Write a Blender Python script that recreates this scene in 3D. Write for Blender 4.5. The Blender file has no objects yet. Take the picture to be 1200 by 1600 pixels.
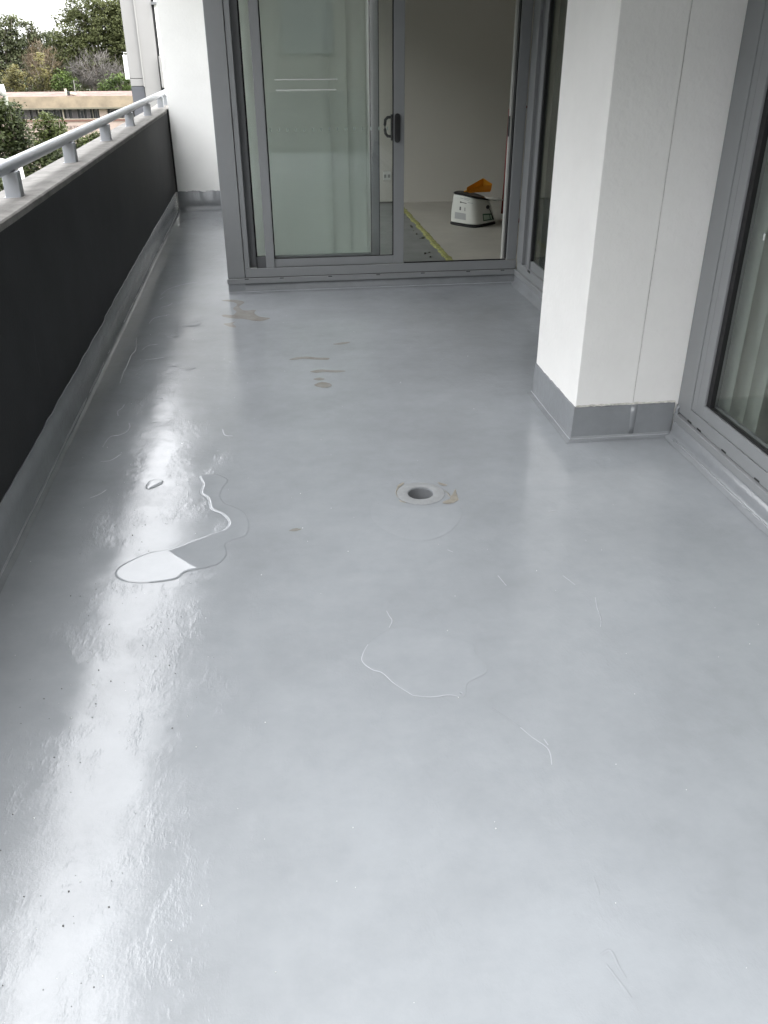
import bpy, bmesh, math, random
from mathutils import Vector, Matrix, noise
random.seed(11)
R = math.radians
C = bpy.context.scene.collection
S = bpy.context.scene

# ------------------------------------------------------------------ camera
EYE = Vector((0, 0, 1.55))
PITCH, YAW, ROLL, FPX = R(28.813), R(7.359), R(0.274), 1318.6
def cam_axes():
    cp, sp = math.cos(PITCH), math.sin(PITCH)
    r = Vector((1, 0, 0)); f = Vector((0, cp, -sp)); d = Vector((0, -sp, -cp))
    r, d = math.cos(ROLL)*r + math.sin(ROLL)*d, -math.sin(ROLL)*r + math.cos(ROLL)*d
    Z = Matrix.Rotation(-YAW, 3, 'Z')
    return Z @ r, Z @ d, Z @ f
AX, AD, AF = cam_axes()
cam = bpy.data.cameras.new('camera')
cam.sensor_fit = 'VERTICAL'; cam.sensor_height = 36.0; cam.sensor_width = 27.0
cam.lens = FPX/1600*36.0
cam.clip_start = 0.05; cam.clip_end = 3000
camo = bpy.data.objects.new('camera', cam); C.objects.link(camo)
m = Matrix.Identity(4)
for i in range(3):
    m[i][0] = AX[i]; m[i][1] = -AD[i]; m[i][2] = -AF[i]; m[i][3] = EYE[i]
camo.matrix_world = m
S.camera = camo
def ray(x, y): return AX*((x-600)/FPX) + AD*((y-800)/FPX) + AF
def onz(x, y, z=0.0):
    d = ray(x, y); return EYE + d*((z-EYE.z)/d.z)
def ony(x, y, Y):
    d = ray(x, y); return EYE + d*(Y/d.y)
def onx(x, y, X):
    d = ray(x, y); return EYE + d*(X/d.x)

# ------------------------------------------------------------------ world, sun, exposure
SUN_EL, SUN_AZ = R(58), R(115)      # high, behind the building on the right
w = bpy.data.worlds.new('World'); S.world = w; w.use_nodes = True
nt = w.node_tree; nt.nodes.clear()
def N(t, typ, **kw):
    n = t.nodes.new(typ)
    for k, v in kw.items(): setattr(n, k, v)
    return n
sky = N(nt, 'ShaderNodeTexSky', sky_type='NISHITA', sun_disc=False, sun_elevation=SUN_EL, sun_rotation=SUN_AZ)
sky.dust_density = 4.0; sky.air_density = 1.0
tc = N(nt, 'ShaderNodeTexCoord'); sep = N(nt, 'ShaderNodeSeparateXYZ')
nt.links.new(tc.outputs['Generated'], sep.inputs[0])
mr = N(nt, 'ShaderNodeMapRange'); mr.inputs['From Min'].default_value = 0; mr.inputs['From Max'].default_value = 1
mr.inputs['To Min'].default_value = 0.55; mr.inputs['To Max'].default_value = 1.5
nt.links.new(sep.outputs['Z'], mr.inputs['Value'])
cn = N(nt, 'ShaderNodeTexNoise'); cn.inputs['Scale'].default_value = 3.0; cn.inputs['Detail'].default_value = 6
nt.links.new(tc.outputs['Generated'], cn.inputs['Vector'])
cr = N(nt, 'ShaderNodeMapRange'); cr.inputs['From Min'].default_value = .3; cr.inputs['From Max'].default_value = .7
cr.inputs['To Min'].default_value = 0.88; cr.inputs['To Max'].default_value = 1.12
nt.links.new(cn.outputs['Fac'], cr.inputs['Value'])
mul = N(nt, 'ShaderNodeMath', operation='MULTIPLY')
nt.links.new(mr.outputs[0], mul.inputs[0]); nt.links.new(cr.outputs[0], mul.inputs[1])
cl = N(nt, 'ShaderNodeVectorMath', operation='SCALE'); cl.inputs[0].default_value = (8.85, 8.9, 9.05)
nt.links.new(mul.outputs[0], cl.inputs['Scale'])
mx = N(nt, 'ShaderNodeMix', data_type='RGBA'); mx.inputs['Factor'].default_value = 0.92
nt.links.new(sky.outputs[0], mx.inputs['A']); nt.links.new(cl.outputs[0], mx.inputs['B'])
bg = N(nt, 'ShaderNodeBackground'); bg.inputs['Strength'].default_value = 0.15
out = N(nt, 'ShaderNodeOutputWorld')
nt.links.new(mx.outputs['Result'], bg.inputs['Color']); nt.links.new(bg.outputs[0], out.inputs[0])
sd = bpy.data.lights.new('sun', 'SUN'); sd.energy = 0.5; sd.angle = R(25); sd.color = (1, .97, .92)
so = bpy.data.objects.new('sun', sd); C.objects.link(so)
sdir = Vector((math.sin(SUN_AZ)*math.cos(SUN_EL), math.cos(SUN_AZ)*math.cos(SUN_EL), math.sin(SUN_EL)))
so.rotation_euler = sdir.to_track_quat('Z', 'Y').to_euler()
S.render.engine = 'CYCLES'
S.view_settings.view_transform = 'Standard'; S.view_settings.look = 'None'
S.view_settings.gamma = 1; S.view_settings.use_curve_mapping = False
S.view_settings.exposure = 2.2

# ------------------------------------------------------------------ helpers
def mat(name, col, rough=.5, var=.06, vscale=4.0, bump=0.0, bscale=60.0, spec=.5, metal=0.0, var2=None):
    ma = bpy.data.materials.new(name); ma.use_nodes = True
    t = ma.node_tree; b = t.nodes['Principled BSDF']
    b.inputs['Roughness'].default_value = rough; b.inputs['Metallic'].default_value = metal
    b.inputs['Specular IOR Level'].default_value = spec
    co = N(t, 'ShaderNodeTexCoord')
    n1 = N(t, 'ShaderNodeTexNoise'); n1.inputs['Scale'].default_value = vscale; n1.inputs['Detail'].default_value = 6; n1.inputs['Roughness'].default_value = .65
    t.links.new(co.outputs['Object'], n1.inputs['Vector'])
    r = N(t, 'ShaderNodeValToRGB')
    c2 = var2 or tuple(min(1, c*(1+var)) for c in col)
    c1 = tuple(c*(1-var) for c in col)
    r.color_ramp.elements[0].position = .3; r.color_ramp.elements[0].color = (*c1, 1)
    r.color_ramp.elements[1].position = .7; r.color_ramp.elements[1].color = (*c2, 1)
    t.links.new(n1.outputs['Fac'], r.inputs[0]); t.links.new(r.outputs[0], b.inputs['Base Color'])
    if bump:
        n2 = N(t, 'ShaderNodeTexNoise'); n2.inputs['Scale'].default_value = bscale; n2.inputs['Detail'].default_value = 4
        t.links.new(co.outputs['Object'], n2.inputs['Vector'])
        bp = N(t, 'ShaderNodeBump'); bp.inputs['Strength'].default_value = 1; bp.inputs['Distance'].default_value = bump
        t.links.new(n2.outputs['Fac'], bp.inputs['Height']); t.links.new(bp.outputs[0], b.inputs['Normal'])
    return ma
def glass_mat(name, tint):
    ma = bpy.data.materials.new(name); ma.use_nodes = True
    t = ma.node_tree; t.nodes.clear()
    g = N(t, 'ShaderNodeNewGeometry'); dt = N(t, 'ShaderNodeVectorMath', operation='DOT_PRODUCT')
    t.links.new(g.outputs['Normal'], dt.inputs[0]); t.links.new(g.outputs['Incoming'], dt.inputs[1])
    ab = N(t, 'ShaderNodeMath', operation='ABSOLUTE'); t.links.new(dt.outputs['Value'], ab.inputs[0])
    om = N(t, 'ShaderNodeMath', operation='SUBTRACT'); om.inputs[0].default_value = 1; t.links.new(ab.outputs[0], om.inputs[1])
    pw = N(t, 'ShaderNodeMath', operation='POWER'); pw.inputs[1].default_value = 5; t.links.new(om.outputs[0], pw.inputs[0])
    ma2 = N(t, 'ShaderNodeMath', operation='MULTIPLY_ADD'); ma2.inputs[1].default_value = .955; ma2.inputs[2].default_value = .045
    t.links.new(pw.outputs[0], ma2.inputs[0])
    tr = N(t, 'ShaderNodeBsdfTransparent'); tr.inputs['Color'].default_value = (*tint, 1)
    gl = N(t, 'ShaderNodeBsdfGlossy'); gl.inputs['Roughness'].default_value = 0.0
    mi = N(t, 'ShaderNodeMixShader'); o = N(t, 'ShaderNodeOutputMaterial')
    t.links.new(ma2.outputs[0], mi.inputs[0]); t.links.new(tr.outputs[0], mi.inputs[1]); t.links.new(gl.outputs[0], mi.inputs[2])
    t.links.new(mi.outputs[0], o.inputs['Surface'])
    return ma

def obj(name, bm, ma, parent=None, smooth=False, bevel=0.0, kind=None, seg=2):
    me = bpy.data.meshes.new(name)
    bmesh.ops.recalc_face_normals(bm, faces=bm.faces[:])
    bm.to_mesh(me); bm.free()
    me.materials.append(ma)
    if smooth:
        for p in me.polygons: p.use_smooth = True
    o = bpy.data.objects.new(name, me); C.objects.link(o)
    if parent is not None:
        o.parent = parent
        o.location = -parent.location if parent.parent is None else (0, 0, 0)
    if bevel:
        b = o.modifiers.new('bevel', 'BEVEL'); b.width = bevel; b.segments = seg; b.limit_method = 'ANGLE'
        b.harden_normals = False
    if kind: o['kind'] = kind
    return o
def thing(name, label, cat, loc=(0, 0, 0), group=None):
    o = bpy.data.objects.new(name, None); C.objects.link(o); o.location = loc
    o.empty_display_size = .1
    o['label'] = label; o['category'] = cat
    if group: o['group'] = group
    return o
def tag(o, label, cat, group=None):
    o['label'] = label; o['category'] = cat
    if group: o['group'] = group
    return o
def sub(child, parent):      # make a mesh that was built in world space a sub-part of a part
    child.parent = parent; child.location = (0, 0, 0); return child
def box(bm, x0, x1, y0, y1, z0, z1):
    v = [bm.verts.new((x, y, z)) for z in (z0, z1) for y in (y0, y1) for x in (x0, x1)]
    for f in ((0, 2, 3, 1), (4, 5, 7, 6), (0, 1, 5, 4), (2, 6, 7, 3), (0, 4, 6, 2), (1, 3, 7, 5)):
        bm.faces.new([v[i] for i in f])
def B(*a):
    bm = bmesh.new(); box(bm, *a); return bm
def tube(bm, pts, r, n=12, cap=True):
    pts = [Vector(p) for p in pts]; rings = []
    for i, p in enumerate(pts):
        d = (pts[min(i+1, len(pts)-1)] - pts[max(i-1, 0)]).normalized()
        u = d.cross(Vector((0, 0, 1)))
        if u.length < .01: u = d.cross(Vector((1, 0, 0)))
        u.normalize(); v = d.cross(u)
        rr = r[i] if isinstance(r, (list, tuple)) else r
        rings.append([bm.verts.new(p + u*rr*math.cos(2*math.pi*k/n) + v*rr*math.sin(2*math.pi*k/n)) for k in range(n)])
    for a, b in zip(rings, rings[1:]):
        for k in range(n): bm.faces.new((a[k], a[(k+1) % n], b[(k+1) % n], b[k]))
    if cap: bm.faces.new(rings[0][::-1]); bm.faces.new(rings[-1])
def strip(bm, prof, path):
    """sweep: prof(i) gives a list of points for station i of path"""
    rows = [[bm.verts.new(p) for p in prof(s)] for s in path]
    for a, b in zip(rows, rows[1:]):
        for k in range(len(a)-1): bm.faces.new((a[k], a[k+1], b[k+1], b[k]))
    return rows
def nz(x, s=1.0, seed=0.0): return noise.noise(Vector((x*s, seed*7.31, seed*1.7+3.1)))
def smoothpoly(pts, k=5, closed=True):
    out = []; n = len(pts)
    for i in range(n if closed else n-1):
        p0, p1, p2, p3 = (pts[(i-1) % n] if closed or i > 0 else pts[0]), pts[i], pts[(i+1) % n], (pts[(i+2) % n] if closed or i+2 < n else pts[-1])
        for j in range(k):
            t = j/k
            out.append(.5*((2*p1) + (p2-p0)*t + (2*p0-5*p1+4*p2-p3)*t*t + (3*p1-p0-3*p2+p3)*t*t*t))
    if not closed: out.append(pts[-1])
    return out

# ------------------------------------------------------------------ materials
M = {}
M['render'] = mat('white_render', (.77, .765, .745), .75, .045, 2.2, .0022, 45, .3)
M['render_b'] = mat('bright_white_render', (.86, .86, .84), .75, .03, 2.2, .0018, 45, .3)
M['wall_in'] = mat('beige_paint', (.555, .53, .48), .7, .02, 2, .0004, 80, .3)
M['soffit'] = mat('grey_soffit', (.22, .22, .225), .8, .03, 2)
M['dark'] = mat('charcoal_paint', (.021, .0215, .0225), .6, .3, 2.2, .0006, 70, .18)
M['conc'] = mat('weathered_concrete', (.20, .192, .18), .85, .3, 9, .0015, 60, .3)
M['rail'] = mat('pale_grey_powdercoat', (.36, .375, .40), .38, .04, 6)
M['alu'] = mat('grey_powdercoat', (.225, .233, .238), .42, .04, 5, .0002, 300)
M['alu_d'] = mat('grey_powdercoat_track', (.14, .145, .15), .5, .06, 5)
M['rubber'] = mat('black_rubber', (.008, .008, .009), .6, .1, 8)
M['blind'] = mat('pale_blind_fabric', (.85, .875, .84), .85, .03, 3, .0004, 400, .2)
M['black'] = mat('black_plastic', (.014, .014, .015), .4, .1, 9)
def translucent(ma, f):
    t = ma.node_tree; b = t.nodes['Principled BSDF']; o = [n for n in t.nodes if n.type == 'OUTPUT_MATERIAL'][0]
    tl = N(t, 'ShaderNodeBsdfTranslucent'); mi = N(t, 'ShaderNodeMixShader'); mi.inputs[0].default_value = f
    src = b.inputs['Base Color'].links[0].from_socket; t.links.new(src, tl.inputs['Color'])
    t.links.new(b.outputs[0], mi.inputs[1]); t.links.new(tl.outputs[0], mi.inputs[2]); t.links.new(mi.outputs[0], o.inputs['Surface'])
translucent(M['blind'], .50)
M['glass'] = glass_mat('green_tint_glass', (.955, .974, .962))
M['glass_d'] = glass_mat('grey_tint_glass', (.70, .74, .72))
M['dot'] = mat('etched_dot', (.27, .32, .29), .6)
M['reflection_dot'] = mat('reflection_strip', (.60, .62, .60), .5)  # white for the painted reflection strips, shared with the right door's safety dots
M['mould'] = mat('grime', (.12, .115, .10), .9, .3, 30)

FLOORCOL = (.276, .291, .305)
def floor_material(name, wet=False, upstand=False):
    ma = bpy.data.materials.new(name); ma.use_nodes = True
    t = ma.node_tree; b = t.nodes['Principled BSDF']; L = t.links.new
    co = N(t, 'ShaderNodeTexCoord')
    def noi(scale, detail=4, rough=.55, sc=None):
        n = N(t, 'ShaderNodeTexNoise'); n.inputs['Scale'].default_value = scale; n.inputs['Detail'].default_value = detail; n.inputs['Roughness'].default_value = rough
        if sc:
            mp = N(t, 'ShaderNodeMapping'); mp.inputs['Scale'].default_value = sc
            L(co.outputs['Object'], mp.inputs['Vector']); L(mp.outputs[0], n.inputs['Vector'])
        else: L(co.outputs['Object'], n.inputs['Vector'])
        return n.outputs['Fac']
    def rng(v, a, b_, c, d, smooth=False):
        n = N(t, 'ShaderNodeMapRange'); n.interpolation_type = 'SMOOTHSTEP' if smooth else 'LINEAR'
        for k, q in zip(('From Min', 'From Max', 'To Min', 'To Max'), (a, b_, c, d)): n.inputs[k].default_value = q
        L(v, n.inputs['Value']); return n.outputs[0]
    def mth(op, a, b_):
        n = N(t, 'ShaderNodeMath', operation=op)
        for i, q in enumerate((a, b_)):
            if isinstance(q, (int, float)): n.inputs[i].default_value = q
            else: L(q, n.inputs[i])
        return n.outputs[0]
    big = noi(1.1, 5, .6)
    streaky = noi(2.6, 6, .65, (1.0, 1.3, 1.0))
    v = mth('ADD', rng(big, .3, .7, -.12, .09), rng(streaky, .35, .65, -.035, .03))
    v = mth('ADD', v, rng(noi(11, 7, .7), .4, .75, .015, -.06))
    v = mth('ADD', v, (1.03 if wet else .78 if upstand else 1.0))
    sc = N(t, 'ShaderNodeVectorMath', operation='SCALE'); sc.inputs[0].default_value = FLOORCOL; L(v, sc.inputs['Scale'])
    # scuffs and dried salts
    sal = rng(noi(9, 8, .7), .60, .80, 0, .10, True)
    mixc = N(t, 'ShaderNodeMix', data_type='RGBA'); L(sal, mixc.inputs['Factor']); L(sc.outputs[0], mixc.inputs['A'])
    mixc.inputs['B'].default_value = (.43, .445, .465, 1)
    L(mixc.outputs['Result'], b.inputs['Base Color'])
    if wet:
        b.inputs['Roughness'].default_value = .015; b.inputs['IOR'].default_value = 1.48
        return ma
    b.inputs['IOR'].default_value = 1.52
    patch = rng(noi(1.3, 6, .65, (1, .6, 1)), .40, .62, 0, 1, True)     # damp film on some places
    smear = rng(noi(5.0, 7, .7, (.45, 1.6, 1)), .45, .62, 0, 1, True)     # squeegee and roller smears
    rg = rng(patch, 0, 1, .13, .05)
    rg = mth('ADD', rg, mth('MULTIPLY', smear, .03))
    rg = mth('ADD', rg, rng(noi(26, 6, .75),   .3, .7, -.015, .03))
    L(rg, b.inputs['Roughness'])
    stip = noi(230, 3, .6); dimple = noi(70, 5, .7); blob = noi(17, 6, .75, (1.2, .8, 1)); wave = noi(3.0, 3, .5)
    zone1 = rng(noi(2.7, 6, .75), .42, .66, .15, 1.0, True)
    zone2 = rng(noi(4.3, 6, .75, (1.4, .7, 1)), .50, .70, 0, 1.0, True)
    h = mth('MULTIPLY', mth('MULTIPLY', stip, .00030), zone1)
    h = mth('ADD', h, mth('MULTIPLY', mth('MULTIPLY', dimple, .00045), zone1))
    h = mth('ADD', h, mth('MULTIPLY', mth('MULTIPLY', blob, .0011), zone2))
    h = mth('ADD', h, mth('MULTIPLY', wave, .0022))
    if upstand: h = mth('ADD', h, mth('MULTIPLY', noi(22, 5, .65), .0025))
    bp = N(t, 'ShaderNodeBump'); bp.inputs['Strength'].default_value = 1.0; bp.inputs['Distance'].default_value = 1.0
    L(h, bp.inputs['Height']); L(bp.outputs[0], b.inputs['Normal'])
    return ma
M['floor'] = floor_material('grey_membrane')
M['upst'] = floor_material('grey_membrane_upstand', upstand=True)
M['wet'] = floor_material('wet_membrane', wet=True)
M['mud'] = mat('drying_mud', (.215, .20, .175), .25, .12, 14, .0004, 120, var2=(.25, .245, .233))
M['bead'] = mat('membrane_bead', (.27, .283, .295), .3, .08, 20)
M['speck'] = mat('pale_specks', (.55, .56, .56), .6)

X0, X1 = -.985, 1.83      # faces of the parapet and of the right hand facade
YR, YE = -3.0, 9.90       # rear end, far end wall
CEIL = 3.00
# ------------------------------------------------------------------ ground, far terrain
bm = bmesh.new(); g = 60
vs = [[bm.verts.new((-900+1800*i/g, -700+1900*j/g, -13 + 1.5*nz(i*.35+j*.21, 1, 2))) for i in range(g+1)] for j in range(g+1)]
for j in range(g):
    for i in range(g): bm.faces.new((vs[j][i], vs[j][i+1], vs[j+1][i+1], vs[j+1][i]))
obj('ground', bm, mat('dry_grass', (.04, .05, .022), .95, .35, .05), kind='structure', smooth=True)

# ------------------------------------------------------------------ balcony floor with a real drain hole
DR = Vector((.524, 2.926, 0)); HR = .049
bm = bmesh.new(); q = .15; n = 64
inner = []; outer = []
for k in range(n):
    a = 2*math.pi*k/n; c, s = math.cos(a), math.sin(a); e = q/max(abs(c), abs(s))
    inner.append(bm.verts.new((DR.x+HR*c, DR.y+HR*s, -.004)))
    outer.append(bm.verts.new((DR.x+e*c, DR.y+e*s, 0)))
mid = [bm.verts.new((DR.x+(HR+.01)*math.cos(2*math.pi*k/n), DR.y+(HR+.01)*math.sin(2*math.pi*k/n), -.001)) for k in range(n)]
for k in range(n):
    j = (k+1) % n
    bm.faces.new((inner[k], inner[j], mid[j], mid[k])); bm.faces.new((mid[k], mid[j], outer[j], outer[k]))
xa, xb, ya, yb = DR.x-q, DR.x+q, DR.y-q, DR.y+q
def quad(bm, x0, x1, y0, y1, z=0):
    bm.faces.new([bm.verts.new(p) for p in ((x0, y0, z), (x1, y0, z), (x1, y1, z), (x0, y1, z))])
FX0, FX1 = X0-.01, X1+.1
quad(bm, FX0, FX1, YR, ya); quad(bm, FX0, FX1, yb, YE+.05); quad(bm, FX0, xa, ya, yb); quad(bm, xb, FX1, ya, yb)
floor = obj('balcony_floor', bm, M['floor'], kind='structure')

# slab and slab soffit above
bm = B(-1.10, X1+3.8, .25, YE+.2, CEIL, CEIL+.22)
bm0 = bm
obj('room_ceiling', B(-.155, X1+3.55, 6.37, 9.495, CEIL-.03, CEIL-.004), M['render'], kind='structure')
obj('room_ceiling', B(X1+.2, X1+3.55, YR, 6.369, CEIL-.03, CEIL-.004), M['render'], kind='structure')
obj('balcony_ceiling', bm0, M['soffit'], kind='structure')
bm = B(-1.2, X1+3.2, YR, YE+.2, -.30, -.012)
bmesh.ops.delete(bm, geom=[f for f in bm.faces if f.normal.z > .5 or f.calc_center_median().z > -.02], context='FACES_ONLY')
obj('floor_slab', bm, M['conc'], kind='structure')

# ------------------------------------------------------------------ parapet wall
pw = thing('parapet_wall', 'low charcoal painted parapet with concrete coping along the left side of the balcony', 'parapet', (X0, 4, 0))
obj('panel', B(X0-.20, X0, YR, YE-.004, -.3, .965), M['dark'], pw)
obj('panel_beyond', B(X0-.20, X0-.004, YE+.004, 11.4, -.3, .965), M['dark'], pw)
bm = bmesh.new()
def cap_prof(y):
    j = .0018*nz(y, 6, 3)
    return [(X0-.215, y, .965), (X0-.215, y, .985), (X0-.20, y, .992), (X0-.03, y, 1.0+j), (X0+.004+j, y, .996), (X0+.010+j, y, .990), (X0+.010+j, y, .966), (X0-.01, y, .966)]
strip(bm, cap_prof, [YR+i*.06 for i in range(int((YE-.006-YR)/.06))]+[YE-.006])
obj('coping', bm, M['conc'], pw)
bm = bmesh.new()
def cap_prof2(y): return [(p[0]-(.016 if p[0] > X0-.01 else 0), p[1], p[2]) for p in cap_prof(y)]
strip(bm, cap_prof2, [YE+.006, 10.5, 11.4])
obj('coping', bm, M['conc'], pw)
M['scuff'] = mat('scuff', (.028, .028, .029), .7, .3, 60)
for px, py, dx, dz in ((143, 385, .02, .10), (140, 420, .05, .02), (55, 540, .06, .14), (61, 575, .01, .08), (262, 300, .01, .08), (185, 330, .05, .02), (95, 460, .03, .03)):
    p_ = onx(px, py, X0); bm = bmesh.new()
    strip(bm, lambda i: [(X0+.0006, p_.y+dx*(i/8-.5)-.002+.006*nz(i, .5, px), p_.z+dz*(i/8-.5)), (X0+.0006, p_.y+dx*(i/8-.5)+.001+.004*math.sin(i*.4)+.006*nz(i, .5, px), p_.z+dz*(i/8-.5)+.002)], range(9))
    obj('scuff', bm, M['scuff'], pw)
# membrane upstand with its coved foot
bm = bmesh.new()
def up_prof(y):
    t = .178 + .006*nz(y, 1.3, 5) + .006*nz(y, 9, 6) + (.012 if y > 5 else 0)
    w_ = .004*nz(y, 5, 7)
    return [(X0-.001, y, t), (X0+.006, y, t-.004), (X0+.010+w_*.4, y, t*.5), (X0+.014, y, .022), (X0+.028+w_, y, .005), (X0+.040+w_, y, .0012)]
strip(bm, up_prof, [YR+.02*i for i in range(int((YE-.02-YR)/.02))])
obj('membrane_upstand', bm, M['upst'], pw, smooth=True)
bm = bmesh.new()
tube(bm, [(X0+.017+.004*nz(y, 3, 8), y, .014+.003*nz(y, 5, 9)) for y in [YR+.04*i for i in range(int((YE-.1-YR)/.04))]],
     [.0045+.0015*nz(i*.3, 1, 4) for i in range(int((YE-.1-YR)/.04))], 6)
obj('sealant_bead', bm, M['bead'], pw, smooth=True)
bm = bmesh.new()
tube(bm, [(X0+.003, y, .176 + .006*nz(y, 1.3, 5) + .006*nz(y, 9, 6) + (.012 if y > 5 else 0)) for y in [YR+.03*i for i in range(int((YE-.1-YR)/.03))]], .0022, 5)
obj('sealant_bead', bm, M['bead'], pw, smooth=True)

# handrail
hr = thing('handrail', 'round pale grey metal handrail on short posts along the coping', 'handrail', (-1.08, 4, 1.0))
bm = bmesh.new(); tube(bm, [(-1.08, YR, 1.118), (-1.08, 4, 1.118), (-1.08, 11.3, 1.118)], .0265, 24)
obj('rail', bm, M['rail'], hr, smooth=True)
p0 = None
for y in (3.975+1.262*k for k in range(-6, 6)):
    if y > 11 or y < YR: continue
    if p0 is None:
        bm = B(-1.105, -1.04, -.004, .056, .9905, 1.100)
        p0 = obj('post', bm, M['rail'], hr, bevel=.004); p0.location = (1.08, y-4, -1.0)
        bm = B(-1.112, -1.033, -.009, .061, .9925, .9985)
        f0 = obj('foot_plate', bm, M['rail'], hr); sub(f0, p0)
    else:
        p = p0.copy(); C.objects.link(p); p.parent = hr; p.location = (1.08, y-4, -1.0)
        f = f0.copy(); C.objects.link(f); f.parent = p; f.location = (0, 0, 0)
p = p0.copy(); C.objects.link(p); p.parent = hr; p.location = (1.08, 10.72-4, -1.0)

# ------------------------------------------------------------------ far white end wall
ew = thing('end_wall', 'bright white rendered wall closing the far left end of the balcony', 'wall', (-.6, YE, 0))
obj('render_face', B(-.957, X1+3, YE, YE+.25, .0, CEIL-.003), M['render_b'], ew)
obj('joint_sealant', B(-.978, -.958, YE-.003, YE+.02, .19, 1.0), M['rubber'], ew)
bm = bmesh.new()
def eu(x):
    t = .196 + .012*nz(x, 14, 11) + .006*nz(x, 40, 12)
    return [(x, YE-.001, t), (x, YE-.012, t-.006), (x, YE-.014, .105+.01*nz(x, 9, 13)), (x, YE-.024-.006*nz(x, 20, 14), .09+.012*nz(x, 9, 13)), (x, YE-.020, .05), (x, YE-.03, .014), (x, YE-.06, .0012)]
strip(bm, eu, [X0+.02+.008*i for i in range(85)])
obj('membrane_upstand', bm, M['upst'], ew, smooth=True)

# unseen glazing added along the passage to bring daylight into the room
sw = thing('added_side_glazing', 'grey framed glazing added unseen along the passage to let daylight into the room', 'glazing', (-.3, 8, 0))
obj('kerb', B(-.315, -.20, 6.36, YE-.03, 0, .105), M['upst'], sw)
for y in (6.36, 7.9, 9.42): obj('mullion', B(-.315, -.22, y, y+.07, .106, 2.42), M['alu'], sw)
obj('top_rail', B(-.315, -.22, 6.36, 9.49, 2.421, 2.5), M['alu'], sw)
for y in (6.431, 7.971): obj('glass', B(-.27, -.264, y, y+1.448, .107, 2.42), M['glass'], sw)
obj('bulkhead', B(-.315, -.20, 6.36, YE-.03, 2.501, CEIL-.003), M['render'], sw)
obj('render_face', B(-.315, -.20, 9.491, YE-.03, .106, 2.5), M['render'], sw)

# ------------------------------------------------------------------ room behind the doors
RZ = .085
room = bmesh.new(); box(room, X1+.14, 5.4, YR, 9.5, -.01, RZ); box(room, 1.40, X1+.14, 6.34, 9.5, -.01, RZ)
obj('room_floor', room, mat('beige_screed', (.335, .315, .275), .55, .10, 3, .0006, 40), kind='structure')
gf = obj('bare_concrete_floor', B(-.20, 1.398, 6.34, 9.5, -.01, RZ-.004), mat('grey_concrete', (.155, .158, .152), .6, .22, 5, .001, 50), kind='structure')
bm = bmesh.new()
ys = [6.42+.02*i for i in range(152)]
strip(bm, lambda y: [(1.365+.016*nz(y, 9, 21)+.012*nz(y, 30, 22), y, RZ-.003), (1.375+.01*nz(y, 12, 23), y, RZ+.006), (1.405, y, RZ+.007+.003*nz(y, 20, 24)), (1.415+.012*nz(y, 11, 25)+.01*nz(y, 33, 26), y, RZ+.0015)], ys)
obj('glue_residue', bm, mat('yellow_green_glue', (.235, .235, .075), .6, .5, 25, .002, 60), gf)
bm = bmesh.new()
rg = random.Random(4)
for k in range(14):
    x = 1.30+rg.gauss(0, .06); y = 6.5+rg.random()*2.6; s = .004+rg.random()*.009
    if x < 1.38: box(bm, x-s, x+s, y-s*.6, y+s*.6, RZ-.004, RZ+.002+rg.random()*.006)
obj('glue_crumbs', bm, mat('olive_crumbs', (.12, .12, .09), .8, .3, 30), gf, kind='stuff')
bm = bmesh.new(); box(bm, -.2, 5.4, 9.5, 9.7, 0, CEIL-.002)
bw = obj('room_wall', bm, M['wall_in'], kind='structure')
obj('room_wall', B(5.4, 5.5, YR, 9.7, 0, CEIL-.002), M['wall_in'], kind='structure')
obj('skirting', B(-.16, 1.398, 9.488, 9.498, RZ-.002, RZ+.012), M['mould'], bw)
po = thing('power_outlet', 'small white double power outlet low on the beige room wall', 'power outlet', (1.28, 9.5, .36))
obj('cover_plate', B(1.235, 1.32, 9.488, 9.498, .315, .405), mat('outlet_white', (.6, .6, .56), .4), po, bevel=.003)
for xx in (1.255, 1.295): obj('socket', B(xx-.012, xx+.012, 9.484, 9.487, .34, .372), mat('socket_grey', (.25, .25, .235), .6), po)

# ------------------------------------------------------------------ glazed front of the room
YF = 6.205
sdr = thing('sliding_door', 'grey framed sliding door standing half open at the far end of the balcony', 'sliding door', (.7, YF, 0))
HT = 2.42
obj('corner_post', B(-.318, -.197, YF-.006, YF+.15, .106, CEIL-.003), M['alu'], sdr, bevel=.003)
obj('jamb', B(-.193, -.158, YF, YF+.14, .1695, HT), M['alu'], sdr, bevel=.002)
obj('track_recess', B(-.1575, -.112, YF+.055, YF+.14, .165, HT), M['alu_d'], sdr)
bm = bmesh.new(); box(bm, -.193, 1.80, YF-.001, YF+.012, .1065, .168); box(bm, -.157, 1.715, YF+.013, YF+.14, .088, .120)
obj('bottom_track', bm, M['alu'], sdr, bevel=.0015)
obj('sill', B(-.325, 1.80, YF-.022, YF-.001, .068, .1035), M['alu'], sdr, bevel=.002)
obj('sill_gap', B(-.315, 1.795, YF-.0005, YF+.11, .07, .1055), M['rubber'], sdr)
obj('head', B(-.193, 1.80, YF, YF+.14, HT+.002, HT+.07), M['alu'], sdr, bevel=.002)
for x in (.05, .40, .75, 1.08, 1.42, 1.68, -.2): obj('weep_hole', B(x, x+.028, YF-.0235, YF-.0215, .0975, .1032), M['rubber'], sdr)
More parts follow.
